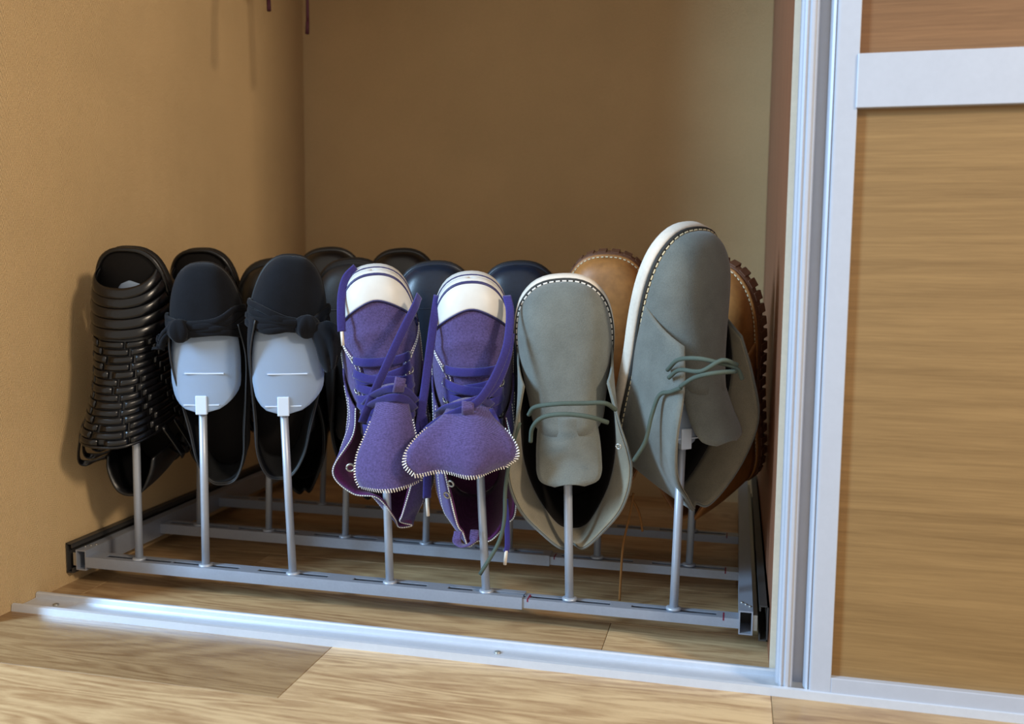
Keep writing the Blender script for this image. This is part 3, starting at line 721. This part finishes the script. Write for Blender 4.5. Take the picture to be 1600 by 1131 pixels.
HS2L = [HS[0], [(-41, -6, 150), (-44, -46, 138), (-38, -86, 128)], [(-37, -6, 105), (-45, -58, 96), (-30, -106, 86)], [(-34, -6, 65), (-44, -62, 54), (-22, -114, 44)], [(-30, -6, 30), (-37, -64, 22), (-16, -120, 12)], [(-19, -6, 6), (-22, -62, -1), (-10, -120, -8)], HS[6]]
G_SN = 'purple canvas sneakers'
s1, W2L, P, lo = sneaker((392, 114, 384), 21, 3, HS1L, HS1R, label='purple canvas high-top sneaker with narrow hanging tongue, beside the bow flat', cat='sneaker', group=G_SN)
tg, edge, G = flap('tongue', [W2L(at(*p)) for p in [(612, 600, 70), (612, 630, 52), (610, 665, 40), (606, 705, 32), (608, 738, 30), (610, 757, 32)]], [15, 17, 23, 31, 34, 31], 'canvas_purple', s1, curl=4, fold=15, folds=.5, thick=2.4, phase=1.57)
dashes('stitching', edge, (0, -1, .1), 2.1, .7, 4.6, 'thread_white', tg, across=True, lift=1.0)
ribbon('tongue_loop', W2L, [(622, 612, 46), (624, 602, 42), (626, 590, 44)], tg, 'canvas_purple', (12, 2.4))
ribbon('lace_end', W2L, [(566, 660, 62), (578, 628, 58), (602, 575, 56), (630, 515, 66), (648, 480, 84), (655, 462, 104)], lo)
ribbon('lace_end', W2L, [(556, 418, 118), (541, 434, 106), (534, 460, 94), (533, 492, 86), (534, 518, 84)], lo)
tip(W2L, (534, 518, 84), (536, 540, 83), lo)
for k, (a, b) in enumerate((((568, 646), (648, 640)), ((570, 632), (650, 628)))):
    ribbon('lace_wrap', W2L, [(a[0], a[1], 74), (a[0]+14, a[1]-14, 56), ((a[0]+b[0])/2, a[1]-24, 46), (b[0]-16, b[1]-16, 54), (b[0], b[1], 72)], lo)
ribbon('lace_end', W2L, [(652, 620, 80), (662, 660, 76), (668, 700, 76), (668, 740, 78), (667, 778, 80)], lo)
tip(W2L, (667, 778, 80), (669, 806, 80), lo)
eyelet(W2L(at(548, 730, 62)), (-.1, -1, .1), s1, 4.2, 1.3); eyelet(W2L(at(565, 712, 62)), (-.1, -1, .1), s1, 4.2, 1.3)

s2, W2L, P, lo = sneaker((504, 114, 377), 16, 5, HS2L, HS, label='purple canvas high-top sneaker with broad flopped tongue, beside the grey desert boot', cat='sneaker', group=G_SN)
tg, edge, G = flap('tongue', [W2L(at(*p)) for p in [(733, 622, 68), (730, 645, 48), (726, 672, 34), (722, 700, 26), (720, 724, 24), (720, 741, 27)]], [20, 27, 44, 55, 56, 46], 'canvas_purple', s2, curl=7, fold=7, folds=1.5, thick=2.4, phase=.4)
dashes('stitching', edge, (0, -1, .1), 2.1, .7, 4.6, 'thread_white', tg, across=True, lift=1.0)
ribbon('tongue_loop', W2L, [(731, 646, 44), (731, 638, 40), (731, 628, 44)], tg, 'canvas_purple', (13, 2.4))
ribbon('lace_end', W2L, [(684, 462, 112), (678, 500, 96), (670, 560, 86), (662, 620, 78), (655, 672, 74), (652, 690, 70)], lo)
ribbon('lace_end', W2L, [(652, 690, 70), (672, 668, 56), (700, 650, 48), (728, 638, 46), (752, 622, 50), (775, 585, 62), (792, 540, 80), (797, 490, 100), (792, 462, 112)], lo)
ribbon('lace_end', W2L, [(760, 618, 56), (778, 596, 66), (792, 560, 80), (798, 520, 92)], lo)
for k, (a, b) in enumerate((((684, 645), (768, 634)),)):
    ribbon('lace_wrap', W2L, [(a[0], a[1], 74), (a[0]+14, a[1]-8, 56), ((a[0]+b[0])/2, a[1]-14, 46), (b[0]-16, b[1]-10, 54), (b[0], b[1], 72)], lo)
ribbon('lace_end', W2L, [(764, 640, 66), (774, 660, 58), (782, 682, 60)], lo)
ribbon('lace_end', W2L, [(790, 780, 92), (792, 815, 92), (793, 850, 92), (791, 862, 92)], lo, flat_=(6, 2))
tip(W2L, (791, 860, 92), (789, 882, 92), lo)
for z, dx in ((0, 0), (18, 6)): eyelet(W2L(at(699+dx, 773-z, 64)), (-.5, -.8, 0), s2, 3.4, 1.1)
ribbon('heel_loop', W2L, [(716, 830, 98), (714, 846, 92), (724, 853, 88), (738, 846, 90), (742, 828, 98)], s2, 'canvas_purple', (10, 2.4), nrm=(0, -.5, -1))
# rods and forms go in after the shoes they carry
for x, xt, zb, zt, hw, yt, dx, rot in ((93, 86, 285, 370, 24, 116, 2, 5), (182.5, 187, 219, 350, 39, 99, 5, 18), (295, 289, 222, 352, 39, 99, 6, 26), (414, 403, 235, 340, 24, 116, 0, 20), (526.5, 511, 235, 336, 24, 116, 0, 15), (619, 611, 235, 336, 26, 116, 0, 10), (729.5, 733, 206, 370, 22, 112, 4, 40)):
    rod(0, x, xt, zb, zt, hw, yt, dx, rot)
for x, xt in zip(ROD_X[1], (80, 183, 294, 406, 516, 628, 742)): rod(1, x, xt, 235, 345, 24, 266)
for x, xt in zip(ROD_X[2], (80, 196, 309, 415, 520, 626, 735)):
    if xt in (196, 309): rod(2, x, xt, 235, 350, 24, 416)
    elif xt == 735: rod(2, x, xt, 180, 330, 30, 404)
# ---------------------------------------------------------------- sack hanging over the shoes
bag = empty('hanging_sack', Matrix.Translation((.135, .43, .86)))
tag(bag, 'dark cloth sack hanging above the shoes with two burgundy drawstrings', 'bag')
V = []; nu = 32
prof = [(0, 0), (18, 1), (34, 5), (46, 16), (54, 40), (58, 90), (54, 140), (40, 190), (16, 225), (8, 240), (3, 256)]
for i in range(nu):
    a = 2*math.pi*i/nu
    for r_, z in prof:
        k = 1+.07*math.sin(9*a)*min(1, z/120); V.append((r_*k*math.cos(a), .8*r_*k*math.sin(a), z))
mesh('body', V, grid_faces(nu, len(prof), True), 'sack_dark', bag)
tube('hanging_loop', [(0, 0, 255), (0, 0, 258), (0, 0, 1121-860)], 2, 'cord_burgundy', bag, n=2)
def bl(p): return np.array(p)-np.array((135, 430, 860))
for top, pts, tp in (((120, 400, 880), [(130, 372, 820), (138, 362, 780), (143, 358, 752)], (145, 355, 737)), ((160, 450, 880), [(154, 457, 820), (152, 460, 748)], (151, 460, 738))):
    dsg = mesh('drawstring', *tube_geo(curve([bl(top)]+[bl(p) for p in pts]), 2.4, 8), 'cord_burgundy', bag, merge=0)
    e = bl(pts[-1]); t_ = bl(tp)+np.array((0, 0, -8 if tp[2] == 738 else 0))
    mesh('drawstring_tip', *tube_geo([e, t_], 2.9, 8), 'cord_burgundy', dsg, merge=0)
